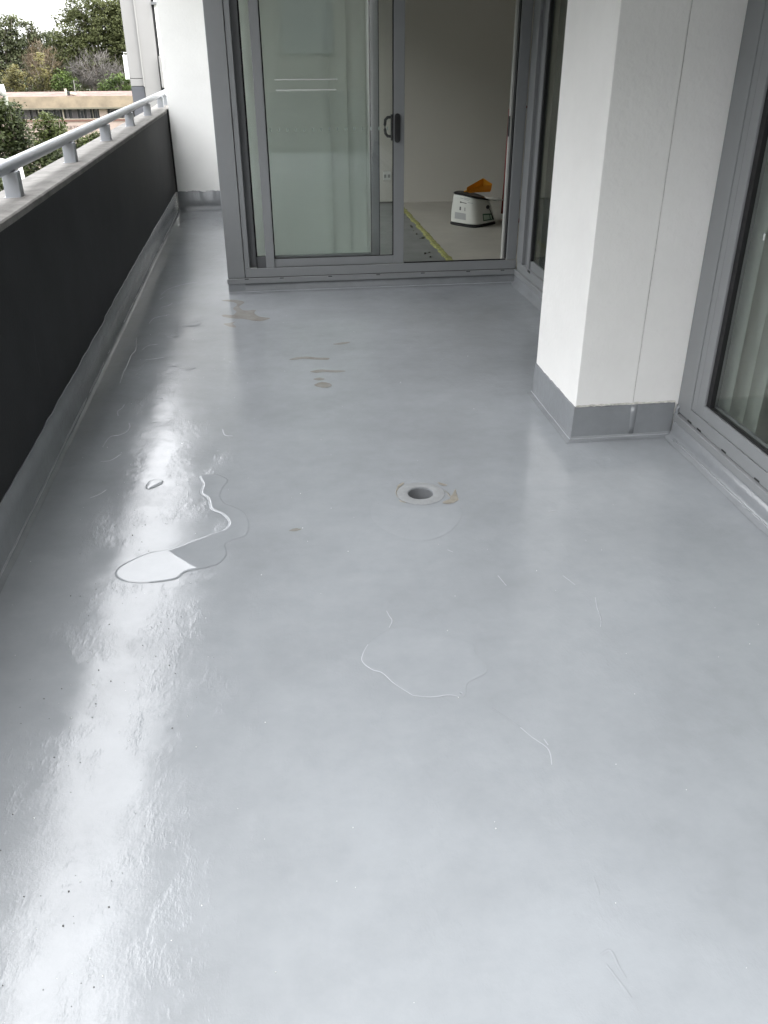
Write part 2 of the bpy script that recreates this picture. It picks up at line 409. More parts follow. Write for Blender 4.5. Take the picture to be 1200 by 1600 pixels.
# inner leaf, pushed behind the outer one
yi = YF+.085
obj('inner_stile', B(-.111, -.100, yi, yi+.03, .165, HT), M['rubber'], sdr)
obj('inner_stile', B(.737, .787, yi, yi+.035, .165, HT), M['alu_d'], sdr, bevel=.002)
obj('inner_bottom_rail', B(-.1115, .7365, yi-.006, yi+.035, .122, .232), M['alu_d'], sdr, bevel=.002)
obj('glass', B(-.0995, .7365, yi+.014, yi+.020, .233, HT), M['glass'], sdr)
obj('gasket', B(.7275, .7365, yi+.008, yi+.0135, .235, HT), M['rubber'], sdr)
obj('gasket', B(.7875, .7935, yi+.003, yi+.010, .18, HT), M['rubber'], sdr)
# outer leaf with the handle
yo = YF+.022
obj('outer_stile', B(-.040, .020, yo-.014, yo+.036, .137, HT), M['alu'], sdr, bevel=.002)
obj('outer_stile', B(.884, .957, yo, yo+.036, .1685, HT), M['alu'], sdr, bevel=.002)
obj('outer_bottom_rail', B(.0205, .8835, yo, yo+.036, .1685, .224), M['alu'], sdr, bevel=.002)
obj('glass', B(.021, .883, yo+.014, yo+.020, .2245, HT), M['glass'], sdr)
bm = bmesh.new(); box(bm, .0205, .029, yo+.004, yo+.0135, .226, HT); box(bm, .876, .8835, yo+.004, yo+.0135, .226, HT); box(bm, .0295, .8755, yo+.004, yo+.0135, .2245, .229)
obj('gasket', bm, M['rubber'], sdr)
# handles: flush plate outside, D pull inside
def pill(bm, cx, z0, z1, hw, ya, yb, n=10):
    pts = [(cx+hw*math.cos(a), z1-hw+hw*math.sin(a)) for a in [math.pi*k/n for k in range(n+1)]] + [(cx+hw*math.cos(a), z0+hw+hw*math.sin(a)) for a in [math.pi+math.pi*k/n for k in range(n+1)]]
    a = [bm.verts.new((x, ya, z)) for x, z in pts]; b = [bm.verts.new((x, yb, z)) for x, z in pts]
    bm.faces.new(a); bm.faces.new(b[::-1])
    for k in range(len(a)): j = (k+1) % len(a); bm.faces.new((a[k], a[j], b[j], b[k]))
bm = bmesh.new(); pill(bm, .907, .980, 1.162, .0205, yo-.016, yo-.001)
hd = obj('handle', bm, M['black'], sdr, bevel=.004)
bm = bmesh.new(); pill(bm, .909, .995, 1.147, .010, yo-.020, yo-.0165); sub(obj('finger_recess', bm, M['rubber'], sdr), hd)
bm = bmesh.new()
pts = [(.872, 1.132), (.850, 1.130), (.835, 1.115), (.832, 1.085), (.832, 1.055), (.836, 1.03), (.850, 1.013), (.872, 1.010)]
tube(bm, [(x, yo+.066, z) for x, z in [(p[0], p[1]+.003) for p in pts]], .0095, 8)
box(bm, .872, .905, yo+.037, yo+.075, .99, 1.152)
obj('inside_pull', bm, M['black'], sdr, smooth=False)
# right side of the opening: jamb, seal, lock keeper
obj('jamb', B(1.728, 1.80, YF+.013, YF+.14, .1685, HT), M['alu'], sdr, bevel=.002)
obj('jamb', B(1.712, 1.7275, YF+.085, YF+.13, .121, HT), mat('pale_jamb', (.40, .40, .38), .5), sdr)
bm = bmesh.new(); box(bm, 1.7195, 1.7275, YF+.03, YF+.07, .173, HT); box(bm, .960, 1.7190, YF+.0135, YF+.03, .165, .1745)
obj('gasket', bm, M['rubber'], sdr)
obj('lock_keeper', B(1.706, 1.7115, YF+.09, YF+.12, 1.0, 1.13), M['black'], sdr)
obj('inner_track', B(.79, 1.71, YF+.141, YF+.16, .09, .135), mat('pale_track', (.33, .34, .33), .5), sdr)
bm = bmesh.new()
for i in range(15): box(bm, .045+i*.0565, .055+i*.0565, yo+.0118, yo+.0132, 1.058, 1.080)
obj('safety_dots', bm, M['dot'], sdr)
obj('reflection_strip', B(.098, .507, yo+.0120, yo+.0132, 1.367, 1.373), M['reflection_dot'], sdr)  # bright lines reflected in the pane, put in as pale coloured strips
obj('reflection_strip', B(.102, .497, yo+.0120, yo+.0132, 1.306, 1.312), M['reflection_dot'], sdr)
bm = bmesh.new()
strip(bm, lambda x: [(x, YF-.004, .0685), (x, YF-.010, .066), (x, YF-.012-.003*nz(x, 12, 31), .03), (x, YF-.018-.004*nz(x, 8, 32), .010), (x, YF-.045-.006*nz(x, 6, 33), .0012)], [-.32+.015*i for i in range(142)])
obj('membrane_upstand', bm, M['upst'], sdr, smooth=True)
bm = bmesh.new(); tube(bm, [(-.32+.03*i, YF-.021-.004*nz(-.32+.03*i, 8, 32), .010+.002*nz(i, .7, 2)) for i in range(71)], .0035, 6)
obj('sealant_bead', bm, M['bead'], sdr, smooth=True)
bm = bmesh.new(); box(bm, -.314, -.20, YF-.016, YF+.12, .0, .0675); obj('kerb', bm, M['upst'], sdr)
# wall above the doors
obj('bulkhead', B(-.196, X1, YF+.01, YF+.14, HT+.072, CEIL-.003), M['render'], sdr)

# vertical blinds
def vane_mesh(w_, z0, z1):
    bm = bmesh.new(); n = 8
    rows = [[bm.verts.new((w_*(k/n-.5), .012*(1-(2*k/n-1)**2), z)) for k in range(n+1)] for z in (z0, z1)]
    for k in range(n): bm.faces.new((rows[0][k], rows[0][k+1], rows[1][k+1], rows[1][k]))
    r = bmesh.ops.solidify(bm, geom=bm.faces[:], thickness=.0012)
    return bm
bl = thing('vertical_blind', 'pale vertical blind drawn behind the left leaf of the far sliding door', 'blind', (.3, 6.47, 0), 'vertical blinds')
v0 = obj('vane', vane_mesh(.127, .13, 2.38), M['blind'], bl, smooth=True); v0.location = (-.075-.3, 0, 0); v0.rotation_euler = (0, 0, R(8))
for x, wd, dy, a in ((.225, .49, 0, 0), (.535, .17, .03, -3), (.662, .14, .012, 2), (.745, .05, .02, 20)):
    v = obj('vane', vane_mesh(wd, .13, 2.38), M['blind'], bl, smooth=True); v.location = (x-.3, dy, 0); v.rotation_euler = (0, 0, R(a))
obj('head_rail', B(-.15, .80, 6.44, 6.49, 2.382, 2.42), M['blind'], bl)

# ------------------------------------------------------------------ return window on the right, between far door and column
XR = 1.80
wn = thing('side_window', 'grey framed fixed window in the right return beside the far door', 'window', (XR, 5.2, 0))
obj('sill', B(XR-.018, XR+.02, 3.95, YF-.026, .068, .105), M['alu'], wn, bevel=.002)
obj('bottom_rail', B(XR, XR+.05, 3.96, YF-.03, .1055, .165), M['alu'], wn, bevel=.002)
obj('bottom_bead', B(XR+.018, XR+.045, 3.96, 5.96, .1655, .225), M['alu'], wn, bevel=.002)
obj('jamb', B(XR+.001, XR+.05, 6.06, YF-.0005, .1655, HT), M['alu'], wn, bevel=.002)
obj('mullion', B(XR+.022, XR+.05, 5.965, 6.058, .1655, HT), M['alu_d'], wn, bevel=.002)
obj('stile', B(XR+.006, XR+.045, 5.90, 5.9645, .1655, HT), M['alu'], wn, bevel=.002)
obj('gasket', B(XR+.012, XR+.03, 5.876, 5.8995, .2255, HT), M['rubber'], wn)
obj('glass', B(XR+.028, XR+.034, 4.0, 5.8755, .2255, HT), M['glass_d'], wn)
obj('stile', B(XR+.006, XR+.045, 3.96, 3.999, .1655, HT), M['alu'], wn)
obj('head', B(XR, XR+.10, 3.95, YF-.001, HT+.001, CEIL-.003), M['alu'], wn)
obj('drain_notch', B(XR-.0015, XR+.0005, 5.84, 5.90, .15, .1645), M['rubber'], wn)
bm = bmesh.new()
strip(bm, lambda y: [(XR-.001, y, .068), (XR-.012, y, .064), (XR-.016-.003*nz(y, 12, 41), y, .02), (XR-.045-.005*nz(y, 6, 42), y, .0012)], [3.94+.02*i for i in range(113)])
obj('membrane_upstand', bm, M['upst'], wn, smooth=True)
bl2 = thing('vertical_blind', 'dim vertical blind behind the narrow return window beside the white column', 'blind', (1.93, 5.0, 0), 'vertical blinds')
for k in range(15):
    v = v0.copy(); C.objects.link(v); v.parent = bl2; v.location = (0, .95-k*.125, 0); v.rotation_euler = (0, 0, R(90+14))

# ------------------------------------------------------------------ white column
cl_ = thing('column', 'square white rendered column with grey painted foot projecting between the glazing', 'column', (1.52, 3.65, 0))
bm = bmesh.new()
cx0, cy0, cy1 = 1.285, 3.345, 3.945
box(bm, cx0, 1.5492, cy0, cy1, .0, CEIL-.003)
c1 = obj('render_face', bm, M['render'], cl_, bevel=.004)
obj('render_face', B(1.5501, 1.86, cy0, cy1, .0, CEIL-.003), M['render'], cl_, bevel=.0008)
def colfoot(bm, path):
    rows = []
    for (x, y, nx, ny, s) in path:
        t = .156+.004*nz(s, 14, 51)+.003*nz(s, 60, 52)
        o1, o2 = .006, .010
        rows.append([bm.verts.new(p) for p in ((x+nx*.0005, y+ny*.0005, t+.002), (x+nx*o1, y+ny*o1, t), (x+nx*o2, y+ny*o2, .02), (x+nx*(o2+.008), y+ny*(o2+.008), .006), (x+nx*.036, y+ny*.036, .0012))])
    for a, b in zip(rows, rows[1:]):
        for k in range(4): bm.faces.new((a[k], a[k+1], b[k+1], b[k]))
path = [(cx0, cy1-.02*i, -1, 0, .02*i) for i in range(29)]
path += [(cx0, cy0, -1, -1, .6)]
path += [(cx0+.02*i, cy0, 0, -1, .6+.02*i) for i in range(1, 24)]
bm = bmesh.new(); colfoot(bm, path)
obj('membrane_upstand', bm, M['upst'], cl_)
bm = bmesh.new()
tube(bm, [(p[0]+p[3]*0+p[2]*.013, p[1]+p[3]*.013, .010+.003*nz(p[4], 9, 3)) for p in path], .0035, 6)
obj('sealant_bead', bm, M['bead'], cl_, smooth=True)
bm = bmesh.new(); tube(bm, [(1.5495+.002*nz(z, 4, 8), cy0-.0005, z) for z in (.16, .4, .7, 1.0, 1.4, 1.8, 2.2, 2.69)], .0012, 5); obj('expansion_joint', bm, mat('joint_grime', (.58, .57, .55), .9, .3, 30), cl_)
bm = bmesh.new()
tube(bm, [(1.556, cy0+.009, z) for z in (.02, .06, .10, .155)], .022, 14); obj('joint_sealant', bm, M['upst'], cl_, smooth=True)
bm = bmesh.new()
strip(bm, lambda x: [(x, cy0-.004, .158+.003*nz(x, 60, 61)), (x, cy0-.0072, .160+.003*nz(x, 70, 62)), (x, cy0-.0012, .165+.004*nz(x, 50, 63))], [cx0+.006*i for i in range(78)])
obj('paint_edge', bm, mat('flaking_paint', (.5, .49, .45), .9, .35, 60), cl_)

# ------------------------------------------------------------------ right hand sliding door
XD = 1.76
rd = thing('sliding_door', 'grey framed glazed door with pale vertical blinds at the right edge beside the column', 'sliding door', (XD, 2, 0))
obj('outer_jamb', B(XD, XD+.12, 3.222, 3.344, .118, HT), M['alu'], rd, bevel=.002)
obj('frame_stop', B(XD+.003, XD+.10, 3.180, 3.2205, .170, HT), M['alu'], rd, bevel=.002)
obj('stile', B(XD+.001, XD+.06, 3.118, 3.1765, .172, HT), M['alu'], rd, bevel=.002)
obj('gasket', B(XD+.010, XD+.030, 3.086, 3.1175, .226, HT), M['rubber'], rd)
obj('bottom_rail', B(XD+.001, XD+.06, -2.2, 3.1175, .172, .224), M['alu'], rd, bevel=.002)
obj('gasket', B(XD+.010, XD+.030, -2.2, 3.0855, .2245, .231), M['rubber'], rd)
obj('glass', B(XD+.020, XD+.026, .72, 3.1, .2315, HT), M['glass'], rd)
obj('stile', B(XD+.001, XD+.06, .64, .7195, .2245, HT), M['alu'], rd, bevel=.002)
obj('glass', B(XD+.040, XD+.046, -2.2, .6395, .2315, HT), M['glass'], rd)
obj('bottom_track', B(XD-.002, XD+.11, -2.2, 3.2185, .113, .1685), M['alu'], rd, bevel=.0015)
obj('sill', B(XD-.016, XD+.05, -2.2, 3.335, .075, .1105), M['alu'], rd, bevel=.003)
obj('head', B(XD, XD+.12, -2.2, 3.344, HT+.002, CEIL-.003), M['alu'], rd)
for y in (3.10, 2.88, 2.62, 2.35, 1.9, 3.19): obj('weep_hole', B(XD-.0035, XD-.0015, y, y+.035, .114, .121), M['rubber'], rd)
bm = bmesh.new()
strip(bm, lambda y: [(XD-.002, y, .0755), (XD-.018, y, .072), (XD-.021-.003*nz(y, 12, 71), y, .03), (XD-.03-.004*nz(y, 7, 72), y, .011), (XD-.055-.006*nz(y, 6, 73), y, .0012)], [-2.2+.02*i for i in range(277)])
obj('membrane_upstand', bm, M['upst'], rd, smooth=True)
bm = bmesh.new(); tube(bm, [(XD-.032-.004*nz(y, 7, 72), y, .010+.002*nz(y, 9, 2)) for y in [-2.2+.03*i for i in range(183)]], .004, 6)
obj('sealant_bead', bm, M['bead'], rd, smooth=True)
bm = bmesh.new(); tube(bm, [(XD-.004, 3.325+.004*nz(z, 60, 5), z) for z in (.02, .05, .09, .13, .15)], .009, 7); obj('joint_sealant', bm, M['upst'], rd, smooth=True)
bm = bmesh.new()
for z in (.945, .945): pass
box(bm, XD+.0185, XD+.0197, 2.955, 2.965, .93, .955); box(bm, XD+.0185, XD+.0197, 2.905, 2.915, .93, .955)
obj('safety_dots', bm, M['reflection_dot'], rd)
bl3 = thing('vertical_blind', 'pale vertical blind close behind the glass at the right edge of the balcony', 'blind', (1.875, 1, 0), 'vertical blinds')
for k in range(20):
    v = v0.copy(); C.objects.link(v); v.parent = bl3; v.location = (0, 2.13-k*.107, 0); v.rotation_euler = (0, 0, R(90+13+3*math.sin(k*2.3)))
# plain wall further back and rear end of the balcony
fw = tag(obj('facade_wall', B(X1-.07, X1+.1, YR, -2.205, 0, CEIL-.003), M['render']), 'white facade wall beyond the right hand sliding door', 'wall')

rw = thing('rear_wall', 'low concrete parapet at the rear end of the balcony behind the viewpoint', 'wall', (.4, YR, 0))
obj('render_face', B(X0-.2, X1+.1, YR-.2, YR-.004, 0, .93), M['conc'], rw)
# unseen block and tree belt added to cut off low sky behind and opposite
yb_ = thing('rear_sky_blocker', 'dull beige block added unseen behind the viewpoint to screen the low sky', 'building', (0, -18, -13))
obj('wall', B(-30, 30, -28, -18, -13, 11.5), mat('dull_render', (.17, .16, .145), .85, .1, .3), yb_)
for fl in range(7):
    for k in range(18): obj('window', B(-28+k*3.2, -26.4+k*3.2, -17.99, -17.95, -11+fl*3.1, -9.5+fl*3.1), M['alu_d'], yb_)
# ------------------------------------------------------------------ drain
dr = thing('floor_drain', 'round grey floor drain hole with membrane collar in the middle of the floor', 'drain', DR)
bm = bmesh.new(); n = 48
prof = [(HR+.001, -.003), (HR-.001, -.010), (HR-.002, -.05), (HR-.003, -.11)]
rows = [[bm.verts.new((DR.x+r*math.cos(2*math.pi*k/n), DR.y+r*math.sin(2*math.pi*k/n), z)) for k in range(n)] for r, z in prof]
for a, b in zip(rows, rows[1:]):
    for k in range(n): bm.faces.new((a[k], b[k], b[(k+1) % n], a[(k+1) % n]))
obj('pipe', bm, mat('pipe_grey', (.13, .135, .14), .45, .15, 20), dr, smooth=True)
bm = bmesh.new(); bm.faces.new([bm.verts.new((DR.x+HR*math.cos(2*math.pi*k/n), DR.y+HR*math.sin(2*math.pi*k/n), -.075)) for k in range(n)])
obj('pipe_floor', bm, mat('drain_silt', (.10, .085, .075), .5, .4, 60), dr)
bm = bmesh.new(); bm.faces.new([bm.verts.new((DR.x+.022*math.cos(2*math.pi*k/n), DR.y+.008+.022*math.sin(2*math.pi*k/n), -.072)) for k in range(n)])
obj('outlet_hole', bm, M['rubber'], dr)
bm = bmesh.new()
prof = [(HR+.002, .0012), (HR+.005, .0024), (HR+.030, .0022), (HR+.046, .0008)]
rows = [[bm.verts.new((DR.x+(r+.002*nz(k, .6, i))*math.cos(2*math.pi*k/n), DR.y+(r+.002*nz(k, .6, i))*math.sin(2*math.pi*k/n), z)) for k in range(n)] for i, (r, z) in enumerate(prof)]
for a, b in zip(rows, rows[1:]):
    for k in range(n): bm.faces.new((a[k], a[(k+1) % n], b[(k+1) % n], b[k]))
obj('collar', bm, mat('worn_membrane', (.272, .28, .284), .3, .12, 60, .0004, 150), dr, smooth=True)

# ------------------------------------------------------------------ puddles, mud, wrinkles on the floor
def pz(pts, x0=0, y0=0, s=1.0): return [onz(x0+x/s, y0+y/s) for x, y in pts]
def film(name, pts, ma, h=.0028, rim=.010, k=5, z0=.0012, jag=0.0):
    P = smoothpoly(pts, k)
    if jag: P = [p+Vector((jag*nz(i, 1.7, 3), jag*nz(i, 1.7, 9), 0)) for i, p in enumerate(P)]
    bm = bmesh.new()
    f = bm.faces.new([bm.verts.new((p.x, p.y, z0)) for p in P])
    f.normal_update()
    if f.normal.z < 0: f.normal_flip()
    outer = set(bm.verts)
    bmesh.ops.inset_region(bm, faces=[f], thickness=rim*.45, use_boundary=True, use_even_offset=False)
    mid = set(bm.verts)-outer
    f = max(bm.faces, key=lambda q: len(q.verts))
    for v in mid: v.co.z = z0+h*.72
    bmesh.ops.inset_region(bm, faces=[f], thickness=rim*.55, use_boundary=True, use_even_offset=False)
    for v in set(bm.verts)-outer-mid: v.co.z = z0+h
    bmesh.ops.triangulate(bm, faces=[q for q in bm.faces if len(q.verts) > 4])
    o = obj(name, bm, ma, smooth=True)
    for p in o.data.polygons: pass
    return o
pA = pz([(490, 872), (507, 905), (498, 945), (530, 968), (543, 1015), (592, 1037), (624, 1075), (602, 1108), (540, 1130), (455, 1160), (360, 1195), (265, 1212), (175, 1250), (125, 1282), (113, 1312), (150, 1337), (240, 1346), (380, 1331), (430, 1297), (500, 1282), (572, 1262), (612, 1220), (607, 1172), (650, 1150), (700, 1132), (712, 1080), (690, 1030), (640, 1004), (604, 990), (584, 958), (598, 918), (618, 886), (570, 862), (520, 862)], 140, 440, 2.857)
o = film('puddle', pA, M['wet'], .0016, .010, 4); tag(o, 'long curling puddle on the left of the floor, mirror bright at its near end', 'puddle', 'puddles on the balcony floor')
pB = pz([(250, 918), (265, 893), (300, 884), (328, 890), (322, 905), (290, 920), (262, 928)], 140, 440, 2.857)
o = film('puddle', pB, M['wet'], .002, .007, 5); tag(o, 'tiny ring-edged puddle inside the bright reflection on the left', 'puddle', 'puddles on the balcony floor')
pC = pz([(100, 878), (74, 925), (80, 965), (120, 990), (165, 1005), (215, 1050), (300, 1105), (380, 1112), (460, 1103), (530, 1110), (545, 1050), (620, 1010), (628, 970), (580, 920), (560, 872), (440, 838), (300, 800), (200, 810)], 540, 700, 2.857)
o = film('puddle', pC, M['wet'], .0007, .014, 5, .0009); tag(o, 'broad shallow puddle in the middle of the floor nearer than the drain', 'puddle', 'puddles on the balcony floor')
pD = pz([(130, 240), (115, 310), (180, 370), (300, 412), (400, 405), (480, 360), (520, 300), (500, 255), (430, 262), (330, 268), (220, 258)], 540, 700, 2.857)
o = film('puddle', pD, M['wet'], .0005, .016, 5, .0009); tag(o, 'thin damp film spread just in front of the drain', 'puddle', 'puddles on the balcony floor')
stains = [
 [(590, 85), (640, 82), (690, 92), (668, 112), (690, 130), (740, 128), (735, 142), (760, 158), (806, 164), (770, 176), (735, 176), (690, 168), (640, 165), (592, 156), (600, 148), (640, 150), (655, 135), (640, 120), (660, 105), (640, 92)],
 [(390, 196), (430, 190), (470, 188), (485, 178), (498, 184), (485, 196), (455, 200), (420, 202)],
 [(345, 246), (370, 238), (396, 238), (390, 246), (365, 250)],
 [(893, 348), (920, 340), (965, 336), (1010, 340), (1068, 342), (1060, 350), (1000, 348), (950, 345), (915, 350)],
 [(985, 402), (1030, 394), (1080, 397), (1145, 400), (1100, 406), (1050, 404), (1010, 408)],
 [(1003, 462), (1030, 450), (1060, 452), (1082, 464), (1060, 474), (1025, 472)],
 [(1000, 436), (1025, 430), (1050, 436), (1025, 442)],
 [(1088, 280), (1120, 274), (1162, 270), (1150, 277), (1115, 282)],
 [(598, 190), (625, 186), (650, 180), (640, 190), (655, 204), (630, 204)],
 [(150, 420), (165, 395), (215, 385), (250, 360), (245, 380), (220, 395), (175, 405), (225, 428), (190, 432)],
 [(340, 378), (370, 370), (392, 376), (365, 382)], [(400, 392), (440, 388), (475, 384), (440, 396)],
 [(890, 1112), (915, 1103), (945, 1106), (920, 1116)],
]
for i, s in enumerate(stains):
    o = film('mud_stain', pz(s, 140, 440, 2.857), M['mud'] if i not in (1, 2, 9, 10, 11) else M['wet'], .0008, .004, 4, .0013, .004)
    sub(o, floor); 
M['silt'] = mat('pale_silt', (.245, .228, .195), .35, .25, 40, .0003, 150)
for q in ([(440, 190), (455, 200), (470, 215), (490, 185), (497, 210), (505, 232), (480, 246), (450, 250), (432, 244), (455, 232), (468, 222)], [(412, 152), (430, 158), (455, 165), (440, 170), (418, 162)], [(232, 168), (255, 155), (262, 158), (238, 180), (228, 200), (236, 222), (222, 205)], [(240, 232), (262, 240), (268, 246), (245, 242)]):
    o = film('mud_stain', pz(q, 540, 700, 2.857), M['silt'], .0005, .004, 4, .0009, .005); sub(o, floor)
def wrinkle(pts, wd=.003, hh=.0018, ma=None):
    P = smoothpoly(pts, 6, closed=False); bm = bmesh.new(); rows = []
    for i, p in enumerate(P):
        d = (P[min(i+1, len(P)-1)]-P[max(i-1, 0)]).normalized(); u = Vector((-d.y, d.x, 0))
        f = math.sin(math.pi*min(1, max(0, (i+.5)/len(P))))**.5; w2 = wd*(.45+.55*f)*(1+.4*nz(i, .9, 4)); z = hh*f*(.45+.55*max(0, nz(i, .55, 6)*1.6+.4))
        rows.append([bm.verts.new(p+u*w2*a+Vector((0, 0, .0011+z*b))) for a, b in ((-1, 0), (-.5, .75), (0, 1), (.5, .75), (1, 0))])
    for a, b in zip(rows, rows[1:]):
        for k in range(4): bm.faces.new((a[k], b[k], b[k+1], a[k+1]))
    sub(obj('membrane_wrinkle', bm, ma or M['ridge'], smooth=True), floor)
M['ridge'] = mat('membrane_ridge', (.35, .365, .385), .2, .06, 20)
W1 = [[(318, 60), (350, 35), (400, 18), (445, 8), (480, 4)], [(312, 80), (335, 66)], [(318, 115), (350, 108), (370, 96)], [(265, 188), (285, 165), (320, 155), (355, 148)],
      [(135, 455), (150, 410), (165, 380), (185, 330), (205, 305), (208, 250)], [(235, 305), (262, 286), (305, 280)], [(128, 600), (126, 580), (145, 565), (155, 550)],
      [(58, 740), (90, 695), (130, 686), (165, 672), (180, 650), (176, 632)], [(50, 804), (95, 798), (140, 770)], [(0, 967), (40, 952), (75, 930)],
      [(490, 872), (507, 905), (498, 945), (530, 968), (543, 1015), (592, 1037), (624, 1075), (602, 1108), (540, 1130), (455, 1160)], [(250, 350), (290, 345), (335, 338)], [(300, 522), (330, 520)], [(595, 660), (605, 685), (640, 690)]]
for p in W1: wrinkle(pz(p, 140, 440, 2.857), .0036, .0018)
W2 = [[(183, 728), (195, 750), (208, 772), (195, 803)], [(100, 878), (78, 920), (76, 955), (120, 990), (165, 1005), (215, 1050), (300, 1105)], [(300, 1105), (380, 1112), (460, 1103), (505, 1110)], [(455, 455), (480, 466)], [(680, 570), (718, 616)],
      [(780, 1248), (830, 1290), (895, 1335), (915, 1370), (920, 1415)], [(1115, 668), (1122, 710), (1140, 765), (1138, 800)], [(905, 284), (940, 277)], [(885, 1300), (905, 1328)], [(970, 570), (1025, 612)]]
for i, p in enumerate(W2): wrinkle(pz(p, 540, 700, 2.857), .0019, .0011)
W3 = [[(790, 555), (798, 578), (804, 598)], [(808, 738), (830, 728), (850, 765), (868, 795)], [(552, 160), (620, 205)], [(820, 760), (850, 800), (880, 840)]]
for i, p in enumerate(W3): wrinkle(pz(p, 400, 1000, 1.5), .0030, .0012, M['floor'])
bm = bmesh.new(); rg = random.Random(5)
for k in range(230):
    x = -.8+rg.random()*2.3; y = .8+rg.random()**1.3*5.0
    if rg.random() < .5: x = -.55+rg.gauss(0, .22)
    if x < -.92 or x > 1.65 or (x > 1.2 and y > 3.2): continue
    r = .0008+.0012*rg.random()**3
    c = bmesh.ops.create_icosphere(bm, subdivisions=1, radius=r, matrix=Matrix.Translation((x, y, r*.5)))
obj('floor_specks', bm, M['speck'], kind='stuff')
bm = bmesh.new()
for k in range(90):
    x = -.55+rg.gauss(0, .12); y = .8+rg.random()*2.2; r = .0010+.0014*rg.random()**2
    bmesh.ops.create_icosphere(bm, subdivisions=1, radius=r, matrix=Matrix.Translation((x, y, r*.4)))
obj('floor_grit', bm, mat('dark_grit', (.09, .09, .09), .7), kind='stuff')

# ------------------------------------------------------------------ dehumidifier in the room
MC = Vector((1.915, 8.15, RZ))
dh = thing('dehumidifier', 'white portable drying machine with black lid and base on the room floor', 'machine', MC)
ROT = R(38)
def se(u, a, b, n=4.5):
    c, s = math.cos(u), math.sin(u)
    return (a*abs(c)**(2/n)*(1 if c >= 0 else -1), b*abs(s)**(2/n)*(1 if s >= 0 else -1))
def mach(u, t, off=0.0):
    # wide at the base, leaning in towards a lid that slopes down to the right
    sc = 1-.20*t**1.6
    x, y = se(u, .176+off/sc, .166+off/sc)
    X = (x*math.cos(ROT)-y*math.sin(ROT))*sc; Y = (x*math.sin(ROT)+y*math.cos(ROT))*sc
    X += -.022*t
    zt = .240-.28*max(0, X+.14)*(.5+1.0*max(0, X+.14))
    return Vector((MC.x+X, MC.y+Y, MC.z+.028+t*zt))
bm = bmesh.new(); nu = 64; ts = [0, .1, .25, .4, .55, .7, .82, .92, 1]
rows = [[bm.verts.new(mach(2*math.pi*k/nu, t)) for k in range(nu)] for t in ts]
for a, b in zip(rows, rows[1:]):
    for k in range(nu): bm.faces.new((a[k], a[(k+1) % nu], b[(k+1) % nu], b[k]))
bm.faces.new(rows[-1])
obj('body', bm, mat('off_white_plastic', (.62, .62, .58), .4, .04, 6), dh, smooth=True)
def ringpart(name, tz0, tz1, off, ma, top=False):
    bm = bmesh.new(); rows = []
    for (dz, o) in ((tz0, off-.006), (tz0+.003, off), (tz1-.006, off), (tz1, off-.012)):
        rows.append([])
        for k in range(nu):
            p = mach(2*math.pi*k/nu, 1 if top else 0, o); p.z += dz
            rows[-1].append(bm.verts.new(p))
    for a, b in zip(rows, rows[1:]):
        for k in range(nu): bm.faces.new((a[k], a[(k+1) % nu], b[(k+1) % nu], b[k]))
    bm.faces.new(rows[-1]); bm.faces.new(rows[0][::-1])
    return obj(name, bm, ma, dh)
ringpart('base', -.028, -.006, .007, M['black'])
ringpart('lid', .002, .021, .005, M['black'], True)
def patch(name, u0, u1, t0, t1, ma, off=.002, n=10):
    bm = bmesh.new(); rows = [[bm.verts.new(mach(u0+(u1-u0)*k/n, t0+(t1-t0)*j/3, off)) for k in range(n+1)] for j in range(4)]
    for a, b in zip(rows, rows[1:]):
        for k in range(n): bm.faces.new((a[k], a[k+1], b[k+1], b[k]))
    return obj(name, bm, ma, dh)
# angles on the machine: the left face looks to the lower left of the picture
UL = math.atan2(-1, -1)-ROT   # world direction (-1,-1)
def uw(dx): # u for the visible surface point at horizontal offset dx from the machine centre
    best = None
    for k in range(720):
        u = 2*math.pi*k/720; p = mach(u, .3)
        if p.y < MC.y+.1 and (p.y-MC.y) < .06+.0:
            e = abs(p.x-MC.x-dx)
            # keep the nearest surface to the camera
            key = (round(e, 3), p.y)
            if best is None or key < best[0]: best = (key, u)
    return best[1]
grey = mat('sticker_grey', (.36, .36, .36), .5); green = mat('sticker_green', (.03, .10, .055), .5); pale = mat('sticker_pale', (.42, .50, .42), .5); ink = mat('print_dark', (.12, .12, .11), .5)
patch('rating_sticker', uw(-.185), uw(-.105), .14, .38, grey)
patch('green_sticker', uw(.055), uw(.165), .10, .42, green)
for a, b in ((.064, .102), (.110, .130), (.138, .155)): patch('sticker_symbol', uw(a), uw(b), .15, .36, pale, .0035)
patch('brand_print', uw(-.150), uw(-.139), .73, .79, ink); patch('brand_print', uw(-.136), uw(-.100), .745, .775, ink)
for a, b, t in ((-.125, -.07, .93), (-.12, -.08, .88), (-.155, -.135, .90), (-.09, -.04, .80)): patch('print_line', uw(a), uw(b), t, t+.02, grey)
for a in (-.150, -.115): patch('print_line', uw(a), uw(a+.006), .47, .60, ink)
bm = bmesh.new(); kp = mach(uw(.125), .72, .01); bmesh.ops.create_uvsphere(bm, u_segments=12, v_segments=8, radius=.018, matrix=Matrix.Translation(kp))
obj('cable_gland', bm, M['black'], dh, smooth=True)
bm = bmesh.new(); tube(bm, smoothpoly([kp, mach(uw(.14), .6, .012), mach(uw(.15), .35, .012), mach(uw(.16), .1, .012)], 5, False), .0035, 6)
obj('power_cord', bm, M['black'], dh, smooth=True)
